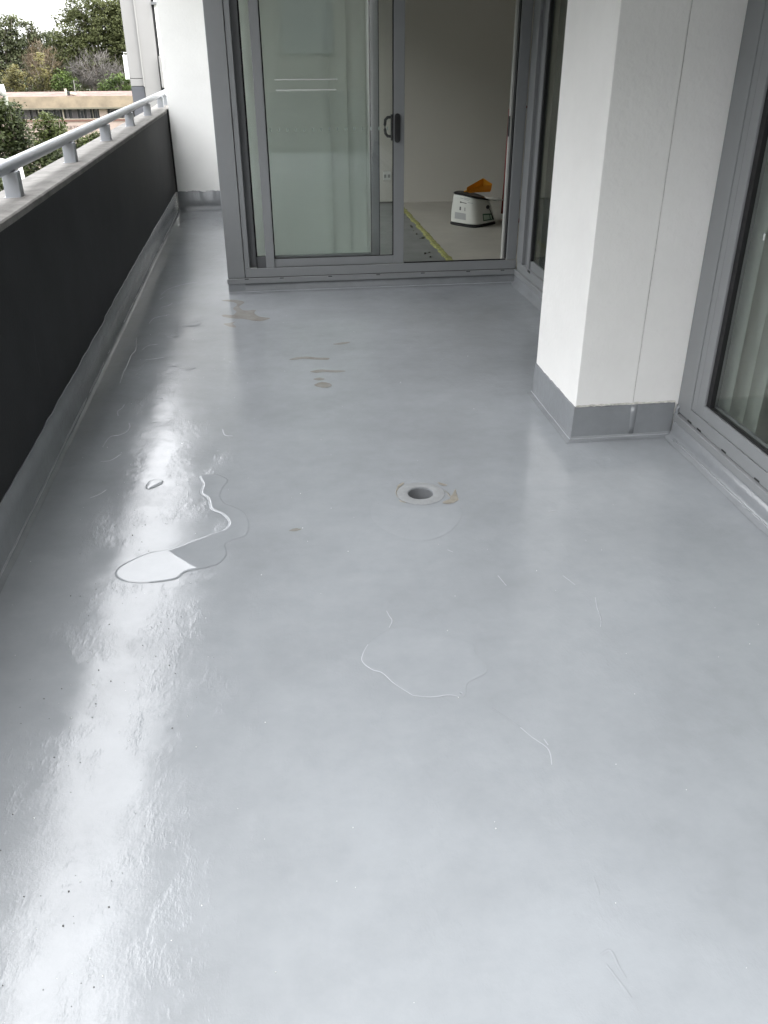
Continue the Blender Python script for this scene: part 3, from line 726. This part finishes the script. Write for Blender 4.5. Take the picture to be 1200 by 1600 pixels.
# orange tray leaning on the lid
ty = 8.17
tr = thing('orange_tray', 'orange plastic scoop tray lying on the black lid of the white machine', 'tray', (1.95, ty, RZ+.27))
tl, tw_, th_ = .20, .14, .055
bm = bmesh.new(); nU = 10
def tr_pt(s, v, h):   # s along, v across (-1..1), h height
    wv = tw_*(.35+.65*s)*.62
    return Vector((tl*(s-.5), v*wv, h*(.035+.045*s)))
for (off) in (0, 1):
    pass
grid = []
for i in range(nU+1):
    s = i/nU; row = []
    for (v, h) in ((-1, 1), (-.92, .35), (-.75, 0), (-.3, -.03), (.3, -.03), (.75, 0), (.92, .35), (1, 1)): row.append(bm.verts.new(tr_pt(s, v, h)))
    grid.append(row)
for a, b in zip(grid, grid[1:]):
    for k in range(7): bm.faces.new((a[k], a[k+1], b[k+1], b[k]))
bm.faces.new(grid[-1])
bmesh.ops.solidify(bm, geom=bm.faces[:], thickness=.003)
o = obj('tray_shell', bm, mat('orange_plastic', (.66, .30, .022), .45, .05, 8), None); o.parent = tr; o.location = (0, 0, .020)
o.rotation_euler = (R(10), R(-3), R(16))
bm = bmesh.new(); tube(bm, [(-.085, 0, .005), (-.12, 0, .012), (-.14, 0, .012)], [.010, .009, .007], 8)
h2 = obj('tray_grip', bm, bpy.data.materials['orange_plastic'], None, smooth=True); h2.parent = o
# crumpled rag
bm = bmesh.new(); bmesh.ops.create_icosphere(bm, subdivisions=3, radius=1)
for v in bm.verts:
    nn = noise.noise(v.co*2.2); v.co = Vector((v.co.x*.085*(1+.3*nn), v.co.y*.05*(1+.3*nn), v.co.z*.014*(1+.9*nn)))
rag = obj('rag', bm, mat('white_cloth', (.62, .61, .57), .9, .06, 20), None, smooth=True); rag.location = (2.09, 8.10, RZ+.228); rag.rotation_euler = (0, R(10), 0)
tag(rag, 'crumpled white rag lying over the right end of the machine lid', 'rag')
# red hand tool standing behind the door jamb
rt = thing('red_trolley', 'red metal hand trolley mostly hidden behind the right jamb of the far door', 'hand trolley', (2.33, 8.3, RZ))
redm = mat('red_paint', (.22, .035, .03), .45, .15, 10)
bm = bmesh.new(); tube(bm, [(2.235, 8.3, RZ+.06), (2.245, 8.3, .55), (2.265, 8.36, 1.05), (2.36, 8.4, 1.1), (2.46, 8.36, 1.05), (2.46, 8.3, .55), (2.46, 8.3, RZ+.06)], .014, 8); obj('tube_frame', bm, redm, rt, smooth=True)
bm = bmesh.new()
for x in (2.27, 2.47):
    bm = bmesh.new(); tube(bm, [(x-.018, 8.28, RZ+.07), (x+.018, 8.28, RZ+.07)], .07, 16)
    obj('wheel', bm, M['black'], rt)
obj('toe_plate', B(2.22, 2.47, 8.12, 8.28, RZ+.004, RZ+.012), redm, rt)

# ------------------------------------------------------------------ neighbouring wing beyond the end wall
nb = thing('neighbour_wing', 'pale grey panel clad wing of the same building beyond the white wall', 'building', (-1.5, 14, 0))
clad = mat('grey_cladding', (.27, .265, .26), .6, .03, 2); clad2 = mat('grey_cladding_light', (.33, .325, .315), .6, .03, 2)
obj('cladding_panel', B(-1.848, -1.662, 14.02, 16, 1.178, 6), clad, nb, bevel=.004)
obj('cladding_panel', B(-1.848, -1.662, 14.02, 16, 1.08, 1.172), clad, nb, bevel=.004)
obj('cladding_panel', B(-1.848, -1.662, 14.02, 16, -13, 1.074), mat('dark_grey_cladding', (.085, .088, .10), .6), nb, bevel=.004)
obj('cladding_panel', B(-1.655, -1.425, 14.0, 16, -13, 6), clad, nb, bevel=.004)
obj('corner_trim', B(-1.662, -1.648, 13.985, 13.999, 1.07, 6), clad2, nb)
obj('dark_joint', B(-1.422, -1.392, 14.02, 16, -13, 2.11), M['rubber'], nb)
obj('bracket', B(-1.422, -1.35, 13.96, 14.015, 2.09, 2.125), M['alu_d'], nb)
obj('return_wall', B(-1.389, 3, 14.01, 16, -13, 6), M['render'], nb)
obj('downpipe_box', B(-1.402, -1.372, 13.93, 14.005, 1.06, 1.46), clad, nb, bevel=.003)
obj('light_fitting', B(-1.398, -1.372, 13.93, 14.0, 1.02, 1.058), M['black'], nb)
wb = obj('white_louvre_box', B(-1.915, -1.852, 14.05, 14.35, 1.165, 1.475), mat('white_paint', (.85, .85, .83), .5), nb, bevel=.004)
bm = bmesh.new(); tube(bm, [(-1.90, 14.1, 1.476), (-1.90, 14.1, 1.505), (-1.853, 14.1, 1.505)], .006, 6); obj('bracket', bm, bpy.data.materials['white_paint'], nb)

# ------------------------------------------------------------------ far building
YB = 130.0
fb = thing('long_building', 'long low pink building with a stained flat roof edge and a strip of dark windows', 'building', ony(100, 186, YB))
pink = mat('pink_render', (.36, .285, .245), .85, .08, .4); roofm = mat('stained_roof', (.20, .16, .115), .85, .25, .55, var2=(.27, .215, .15))
rust = mat('rusty_roof', (.115, .07, .056), .9, .5, .9); creamt = mat('cream_trim', (.42, .37, .30), .8)
def bx2(xl, xr, yt, yb_, y0, y1):   # facade rectangle in photo coordinates given depth on the facade plane
    a = ony(xl, yt, YB); b = ony(xr, yb_, YB); return B(a.x, b.x, YB+y0, YB+y1, b.z, a.z)
XL_, XRr = -75, 214
zt = ony(100, 150, YB).z; ze = ony(100, 168.5, YB).z; zw0 = ony(100, 171.5, YB).z; zw1 = ony(100, 186.5, YB).z; zs = ony(100, 190, YB).z
xl = ony(XL_, 168, YB).x; xr = ony(XRr, 168, YB).x
obj('roof_fascia', B(xl, xr, YB-1.0, YB-.6, ze, zt), roofm, fb)
bm = bmesh.new()
zr = ony(100, 143.6, YB+5).z
nseg = 60
def rf(i):
    x = xl+(xr-xl)*i/nseg; return [(x, YB-.98, zt+.002), (x, YB+4.9, zr+.08*nz(i, .8, 2)), (x, YB+14, zr-.3)]
strip(bm, rf, range(nseg+1)); obj('roof', bm, rust, fb)
obj('eave_edge', B(xl, xr, YB-1.06, YB-1.003, ze-.12, ze+.06), mat('eave_dark', (.12, .11, .08), .8), fb)
obj('soffit', B(xl, xr, YB-.6, YB+.3, ze-.04, ze+.02), pink, fb)
obj('wall', B(xl, xr, YB, YB+13, -14, zs-.001), pink, fb)
obj('recess_wall', B(xl, xr, YB+.55, YB+13, zs, ze-.05), mat('window_dark', (.02, .02, .022), .4), fb)
obj('sill_band', B(xl, xr, YB-.15, YB+.5, zs, zw1-.02), mat('sill_red', (.17, .09, .07), .7), fb)
obj('sill_cap', B(xl, xr, YB-.18, YB+.5, zw1-.018, zw1+.06), creamt, fb)
pfr = mat('window_frame_pale', (.15, .135, .135), .6); pgl = mat('window_pane_dark', (.025, .025, .03), .12); pgl2 = mat('window_pane_curtain', (.055, .047, .05), .5)
for a, b in ((-40, -36), (19, 21), (58.5, 62.5), (96.5, 100.5), (143.5, 146)): obj('pier', bx2(a, b, 170.6, 186.2, .05, .5), creamt, fb)
obj('wall_panel', bx2(154, 169, 170.6, 186.2, .1, .5), pink, fb)
for i, (a, b) in enumerate(((-30, -16), (-14, 2), (4, 17), (23, 34), (36, 47.5), (49, 57), (64, 72), (74, 85), (87, 95), (102, 108), (111, 122), (124, 132), (134, 142), (147, 153.5), (171, 181), (183, 194))):
    f = obj('window', bx2(a, b, 171.2, 186.0, .30, .36), pfr, fb)
    mid = (a+b)/2
    p = obj('pane', bx2(a+.9, b-.9, 173, 185.2, .27, .295), pgl2 if i in (5, 9, 10, 12, 4) else pgl, fb); sub(p, f)
letm = mat('letter_brown', (.15, .105, .095), .8)
def letters(txt, x, y0, y1):
    cu = bpy.data.curves.new('lettering', 'FONT'); cu.body = txt; cu.extrude = .03
    a = ony(x, y1, YB); b = ony(x, y0, YB); cu.size = (b.z-a.z)/.70; cu.space_character = 1.18
    to = bpy.data.objects.new('tmp', cu); C.objects.link(to); to.rotation_euler = (R(90), 0, 0); to.location = (a.x, YB-.035, a.z)
    bpy.context.view_layer.update()
    me = bpy.data.meshes.new_from_object(to.evaluated_get(bpy.context.evaluated_depsgraph_get()))
    me.transform(to.matrix_world); bpy.data.objects.remove(to)
    me.materials.clear(); me.materials.append(letm)
    o = bpy.data.objects.new('lettering', me); C.objects.link(o); o.parent = fb; o.location = -fb.location
letters('OR', 43.5, 197.2, 203.0); letters('ARTMENT', 103.5, 196.6, 202.4)
a = ony(103, 151, YB)
def small_tube(name, px0, px1, r, ma, depth=0, parent=fb):
    bm = bmesh.new(); tube(bm, [ony(*px0, YB+depth), ony(*px1, YB+depth)], r, 8); return obj(name, bm, ma, parent)
small_tube('roof_vent', (101.5, 138.5), (104.5, 149), .16, creamt, -.3)
small_tube('roof_vent', (106.5, 143), (107.5, 149), .2, M['black'], -.3)
small_tube('antenna', (115, 125), (118, 148.5), .05, M['conc'], -.3)
small_tube('antenna_box', (110, 146), (119, 147.5), .2, creamt, -.2)

# utility pole in front of the far building
up_ = thing('utility_pole', 'pale pole with cross arm at the left edge before the pink building', 'utility pole', ony(9, 170, 60))
bm = bmesh.new(); a = ony(11, 165, 60); tube(bm, [(a.x, 60, -13), (a.x, 60, ony(9, 150, 60).z)], .14, 10); obj('shaft', bm, mat('pole_grey', (.20, .21, .17), .8, .2, 2), up_, smooth=True)
bm = bmesh.new(); tube(bm, [(a.x-.08, 60, ony(9, 150, 60).z+.001), (a.x-.13, 60, ony(8, 132, 60).z)], [.2, .165], 12); obj('cap', bm, mat('pole_white', (.62, .62, .58), .7), up_, smooth=True)
bm = bmesh.new(); q0 = ony(7, 146, 60); tube(bm, [(q0.x, 60, q0.z), (q0.x-3, 60, q0.z+.02)], .09, 8); obj('cross_arm', bm, bpy.data.materials['pole_white'], up_, smooth=True)
sp = thing('street_pole', 'short pale grey street pole among the trees below the handrail', 'street pole', ony(34, 285, 30))
bm = bmesh.new(); a = ony(31.5, 255, 30); b = ony(37, 285, 30); tube(bm, [(b.x, 30, -13), (b.x, 30, b.z), (b.x-.03, 30, a.z)], .075, 8); obj('shaft', bm, mat('pole_pale', (.5, .5, .48), .7), sp, smooth=True)
bm = bmesh.new(); tube(bm, [(b.x-.03, 30, a.z-.05), (b.x-.5, 30, a.z+.08), (b.x-.8, 30, a.z+.1)], [.06, .06, .09], 8); obj('lamp_arm', bm, bpy.data.materials['pole_pale'], sp, smooth=True)

# ------------------------------------------------------------------ trees
def leafmat(name, c1, c2, c3, sc):
    ma = bpy.data.materials.new(name); ma.use_nodes = True; t = ma.node_tree; b = t.nodes['Principled BSDF']
    b.inputs['Roughness'].default_value = .6; b.inputs['Specular IOR Level'].default_value = .25
    g = N(t, 'ShaderNodeNewGeometry'); co = N(t, 'ShaderNodeTexCoord'); n1 = N(t, 'ShaderNodeTexNoise'); n1.inputs['Scale'].default_value = sc; n1.inputs['Detail'].default_value = 3
    t.links.new(co.outputs['Object'], n1.inputs['Vector'])
    ad = N(t, 'ShaderNodeMath', operation='MULTIPLY_ADD'); ad.inputs[1].default_value = .28; t.links.new(g.outputs['Random Per Island'], ad.inputs[0])
    ad2 = N(t, 'ShaderNodeMath', operation='SUBTRACT'); ad2.inputs[1].default_value = .14; t.links.new(n1.outputs['Fac'], ad2.inputs[0]); t.links.new(ad2.outputs[0], ad.inputs[2])
    r = N(t, 'ShaderNodeValToRGB'); e = r.color_ramp.elements
    e[0].position = .25; e[0].color = (*c1, 1); e[1].position = .8; e[1].color = (*c3, 1); m_ = e.new(.52); m_.color = (*c2, 1)
    t.links.new(ad.outputs[0], r.inputs[0]); t.links.new(r.outputs[0], b.inputs['Base Color'])
    translucent(ma, .32)
    return ma
bark = mat('bark', (.16, .135, .11), .9, .3, 1.5)
def tree(name, label, base, blobs, leaf, lm, dens=1.0, group='trees around the far building', bare=False, rg=None, cat='tree', trunk=True):
    """blobs: (centre, (rx,ry,rz)); leaf: leaf clump size"""
    rg = rg or random.Random(hash_(label))
    t = thing(name, label, cat, base, group)
    bm = bmesh.new()
    top = max(blobs, key=lambda q: q[0].z+q[1][2])
    hz = top[0].z-base[2]
    if trunk:
        r0 = max(.1, hz*.03)
        tube(bm, [base, Vector((base[0]+.1, base[1], base[2]+hz*.5)), top[0]], [r0, r0*.7, r0*.25], 8)
        for c, r in blobs:
            st = Vector((base[0]+.1, base[1], base[2]+hz*(.35+.3*rg.random())))
            tube(bm, [st, (st+c)/2+Vector((0, 0, -r[2]*.15)), c], [r0*.45, r0*.3, r0*.1], 6)
            for q in range(5):
                e = c+Vector((rg.uniform(-1, 1)*r[0], rg.uniform(-1, 1)*r[1], rg.uniform(-.3, .9)*r[2]))*.8
                tube(bm, [(st+c)/2, (st+c)/2*.3+e*.7+Vector((0, 0, -.2)), e], [r0*.22, r0*.14, r0*.04], 4)
        obj('trunk', bm, bark, t, smooth=True)
    else: bm.free()
    vs, fs, ns = [], [], []
    for c, r in blobs:
        area = (r[0]*r[2]+r[0]*r[1]+r[1]*r[2])
        nsub = int(dens*area*3.0/(leaf*leaf*14))+8
        for k in range(nsub):
            d = Vector((rg.gauss(0, 1), rg.gauss(0, 1), rg.gauss(0, 1)+.25)).normalized()
            rad = .40+.64*rg.random()**.6
            p = c+Vector((d.x*r[0], d.y*r[1], d.z*r[2]))*rad
            cs = leaf*(1.5+1.6*rg.random())
            for j in range(30):
                q = p+Vector((rg.gauss(0, cs*.62), rg.gauss(0, cs*.62), rg.gauss(0, cs*.36)))
                a = Vector((rg.gauss(0, 1), rg.gauss(0, 1), rg.gauss(0, .6))).normalized()
                n_ = Vector((rg.gauss(0, .7), rg.gauss(0, .7), 1)).normalized(); b = a.cross(n_).normalized()
                s = leaf*(.42+.5*rg.random()); i0 = len(vs)
                if bare: a = (a+Vector((d.x, d.y, d.z))*1.5).normalized(); b = a.cross(n_).normalized(); vs += [q-a*s*1.8, q+b*s*.10, q+a*s*1.8, q-b*s*.10]
                else: vs += [q-a*s, q+b*s*.55, q+a*s, q-b*s*.55]
                sd_ = (Vector((q.x-c.x, q.y-c.y, q.z-c.z)).normalized()*.8+(q-p).normalized()*.5+Vector((0, 0, .35))+n_*.25).normalized()
                if (vs[i0+1]-vs[i0]).cross(vs[i0+2]-vs[i0]).dot(sd_) < 0: fs.append((i0+3, i0+2, i0+1, i0))
                else: fs.append((i0, i0+1, i0+2, i0+3))
                ns += [tuple(sd_)]*4
    me = bpy.data.meshes.new('crown'); me.from_pydata([tuple(v) for v in vs], [], fs); me.materials.append(lm)
    for p_ in me.polygons: p_.use_smooth = True
    me.normals_split_custom_set_from_vertices(ns)
    o = bpy.data.objects.new('crown', me); C.objects.link(o); o.parent = t; o.location = -Vector(base)
    return t
def hash_(s): return sum((i+1)*ord(c) for i, c in enumerate(s))
gum = leafmat('gum_leaves', (.055, .066, .024), (.086, .098, .036), (.12, .13, .052), .25)
gum2 = leafmat('gum_leaves_grey', (.052, .063, .032), (.080, .092, .045), (.112, .122, .062), .25)
olive = leafmat('olive_leaves', (.05, .05, .02), (.12, .11, .04), (.20, .17, .06), .4)
rusty = leafmat('rusty_twigs', (.06, .045, .03), (.13, .095, .06), (.19, .15, .08), .5)
greyt = leafmat('grey_twigs', (.06, .055, .05), (.12, .11, .10), (.18, .165, .155), .5)
lime = leafmat('bright_leaves', (.035, .055, .014), (.075, .11, .028), (.13, .175, .045), .4)
dark_ = leafmat('dark_leaves', (.014, .021, .007), (.034, .046, .014), (.066, .080, .026), .7)
mid_ = leafmat('mid_leaves', (.024, .034, .009), (.055, .072, .019), (.105, .122, .038), .7)
def bl_(x, y, rx, ry, Y, dy=None):    # blob from photo position and radii in photo pixels at depth Y
    c = ony(x, y, Y); s = Y/FPX*1.08
    return (c, (rx*s, (dy or (rx+ry)/2)*s, ry*s))
def tbase(x, Y): p = ony(x, 150, Y); return Vector((p.x, Y, -13))
YT = 185
tree('gum_tree', 'tallest broad domed gum tree behind the pink building, beside the grey wing', tbase(150, YT),
     [bl_(148, 24, 34, 27, YT), bl_(122, 52, 30, 28, YT), bl_(165, 50, 34, 30, YT), bl_(185, 34, 26, 32, YT), bl_(110, 85, 26, 28, YT), bl_(150, 82, 38, 30, YT), bl_(190, 82, 26, 34, YT), bl_(120, 115, 32, 24, YT+4), bl_(165, 112, 38, 26, YT+4), bl_(113, 24, 6, 7, YT), bl_(205, 60, 26, 44, YT)], .30, gum, 1.25)
tree('gum_tree', 'open topped gum tree at the far left edge against the sky', tbase(15, YT-4),
     [bl_(20, 38, 13, 11, YT-4), bl_(4, 52, 20, 16, YT-4), bl_(-20, 48, 20, 22, YT-4), bl_(22, 68, 20, 14, YT-4), bl_(0, 85, 26, 20, YT-4), bl_(28, 96, 22, 20, YT-4), bl_(-8, 115, 26, 26, YT-4)], .36, gum2, .8)
tree('gum_tree', 'narrow gum tree with sky gaps second from the left edge', tbase(48, YT-2),
     [bl_(44, 44, 9, 9, YT-2), bl_(54, 54, 8, 8, YT-2), bl_(50, 72, 14, 12, YT-2), bl_(60, 88, 16, 16, YT-2), bl_(45, 112, 20, 24, YT-2)], .34, gum2, .8)
tree('gum_tree', 'lower dark gum tree filling the dip between the two tall crowns', tbase(78, YT+6),
     [bl_(72, 62, 12, 10, YT+6), bl_(86, 64, 11, 10, YT+6), bl_(76, 82, 18, 14, YT+6), bl_(88, 105, 20, 22, YT+6)], .36, gum2, .8)
tree('bare_tree', 'rust tinged thin tree in front of the gums at mid left', tbase(68, YT-14), [bl_(62, 95, 14, 22, YT-14), bl_(76, 112, 14, 24, YT-14), bl_(52, 112, 11, 18, YT-14)], .5, rusty, .7, bare=True)
tree('small_tree', 'yellowish small tree just above the roof at far left', tbase(25, YT-18), [bl_(20, 120, 11, 14, YT-18), bl_(32, 128, 12, 12, YT-18), bl_(12, 132, 10, 10, YT-18)], .30, olive, .6)
tree('small_tree', 'upright yellow green sapling in front of the rust tinged tree', tbase(68, YT-19), [bl_(66, 112, 8, 20, YT-19), bl_(76, 128, 9, 12, YT-19), bl_(60, 132, 8, 9, YT-19)], .28, olive, .5)
tree('bare_tree', 'grey leafless rounded tree below the tallest gum', tbase(152, YT-16), [bl_(150, 112, 24, 20, YT-16), bl_(130, 118, 17, 18, YT-16), bl_(175, 122, 22, 16, YT-16), bl_(150, 128, 34, 12, YT-16)], .55, greyt, .9, bare=True)
tree('leafy_bush', 'light green bush left of the grey leafless tree', tbase(100, YT-20), [bl_(100, 123, 9, 9, YT-20), bl_(106, 131, 15, 10, YT-20), bl_(94, 134, 10, 7, YT-20)], .30, lime, .7, cat='bush')
tree('leafy_bush', 'bright lime green bush touching the grey wing above the roof', tbase(188, YT-22), [bl_(184, 130, 16, 9, YT-22), bl_(172, 136, 13, 7, YT-22), bl_(200, 131, 14, 10, YT-22)], .30, lime, .8, cat='bush')
# hill of far trees that shows between the trunks
bm = bmesh.new(); vs2, fs2 = [], []
rg = random.Random(77)
for k in range(14000):
    x = rg.uniform(-120, 40); yb = YT+14+rg.random()*24; z = -12+rg.random()*(14.0+2.0*nz(x, .08, 9))
    a = Vector((rg.gauss(0, 1), rg.gauss(0, 1), rg.gauss(0, .6))).normalized(); b = a.cross(Vector((rg.gauss(0, .7), rg.gauss(0, .7), 1)).normalized()).normalized(); s = .5+.6*rg.random(); i0 = len(vs2); q = Vector((x, yb, z))
    vs2 += [q-a*s, q+b*s*.6, q+a*s, q-b*s*.6]; fs2.append((i0, i0+1, i0+2, i0+3))
me = bpy.data.meshes.new('distant_wood'); me.from_pydata([tuple(v) for v in vs2], [], fs2); me.materials.append(gum2)
o = bpy.data.objects.new('distant_wood', me); C.objects.link(o); o['kind'] = 'stuff'
bm.free()
# nearer trees below the handrail
NG = 'trees close below the balcony'
tree('street_tree', 'dark leafy tree at the left edge in front of the pink building', tbase(5, 46), [bl_(5, 185, 26, 22, 46), bl_(22, 205, 19, 20, 46), bl_(-22, 190, 26, 30, 46), bl_(10, 240, 36, 32, 46), bl_(38, 245, 20, 22, 46), bl_(-10, 290, 40, 36, 46)], .125, dark_, 1.25, NG)
tree('street_tree', 'rounded mid green tree hiding part of the lettering on the pink wall', tbase(80, 52), [bl_(78, 197, 19, 15, 52), bl_(66, 212, 13, 14, 52), bl_(90, 214, 11, 13, 52), bl_(76, 240, 24, 22, 52)], .125, mid_, 1.3, NG)
tree('street_tree', 'dark tree crown seen under the handrail between the first posts', tbase(70, 40), [bl_(60, 262, 28, 20, 40), bl_(88, 255, 22, 18, 40), bl_(40, 285, 30, 22, 40), bl_(100, 270, 24, 24, 40)], .12, dark_, 1.2, NG)
tree('street_tree', 'sunlit green tree top under the handrail before the pink wall', tbase(140, 56), [bl_(135, 228, 22, 14, 56), bl_(155, 222, 16, 11, 56), bl_(120, 240, 24, 18, 56), bl_(150, 245, 26, 20, 56)], .125, mid_, 1.3, NG)
tree('small_tree', 'dark shrub showing through the handrail beside the grey wing', tbase(212, 34), [bl_(208, 205, 8, 9, 34), bl_(216, 212, 10, 10, 34)], .10, dark_, .8, NG, cat='shrub')

# unseen tree belt added left of the frame, tall enough to block low sky
vs3, fs3 = [], []
rg = random.Random(91)
for k in range(42):
    y0 = -30+k*2.35+rg.uniform(-1, 1); x0 = -27+rg.uniform(-3, 2); hh_ = 12.5+rg.uniform(-1.5, 3.0)
    for j in range(560):
        z = -12+(hh_+12)*rg.random()**.8; f = min(1, (hh_-z)/5+.15)
        q = Vector((x0+rg.gauss(0, 1.5*f), y0+rg.gauss(0, 1.7*f), z)); s_ = .45+.4*rg.random()
        a = Vector((rg.gauss(0, 1), rg.gauss(0, 1), rg.gauss(0, .6))).normalized(); b = a.cross(Vector((rg.gauss(0, .7), rg.gauss(0, .7), 1)).normalized()).normalized(); i0 = len(vs3)
        vs3 += [q-a*s_, q+b*s_*.6, q+a*s_, q-b*s_*.6]; fs3.append((i0, i0+1, i0+2, i0+3))
me = bpy.data.meshes.new('sky_block_trees'); me.from_pydata([tuple(v) for v in vs3], [], fs3); me.materials.append(gum2)
o = bpy.data.objects.new('sky_block_trees', me); C.objects.link(o); o['kind'] = 'stuff'
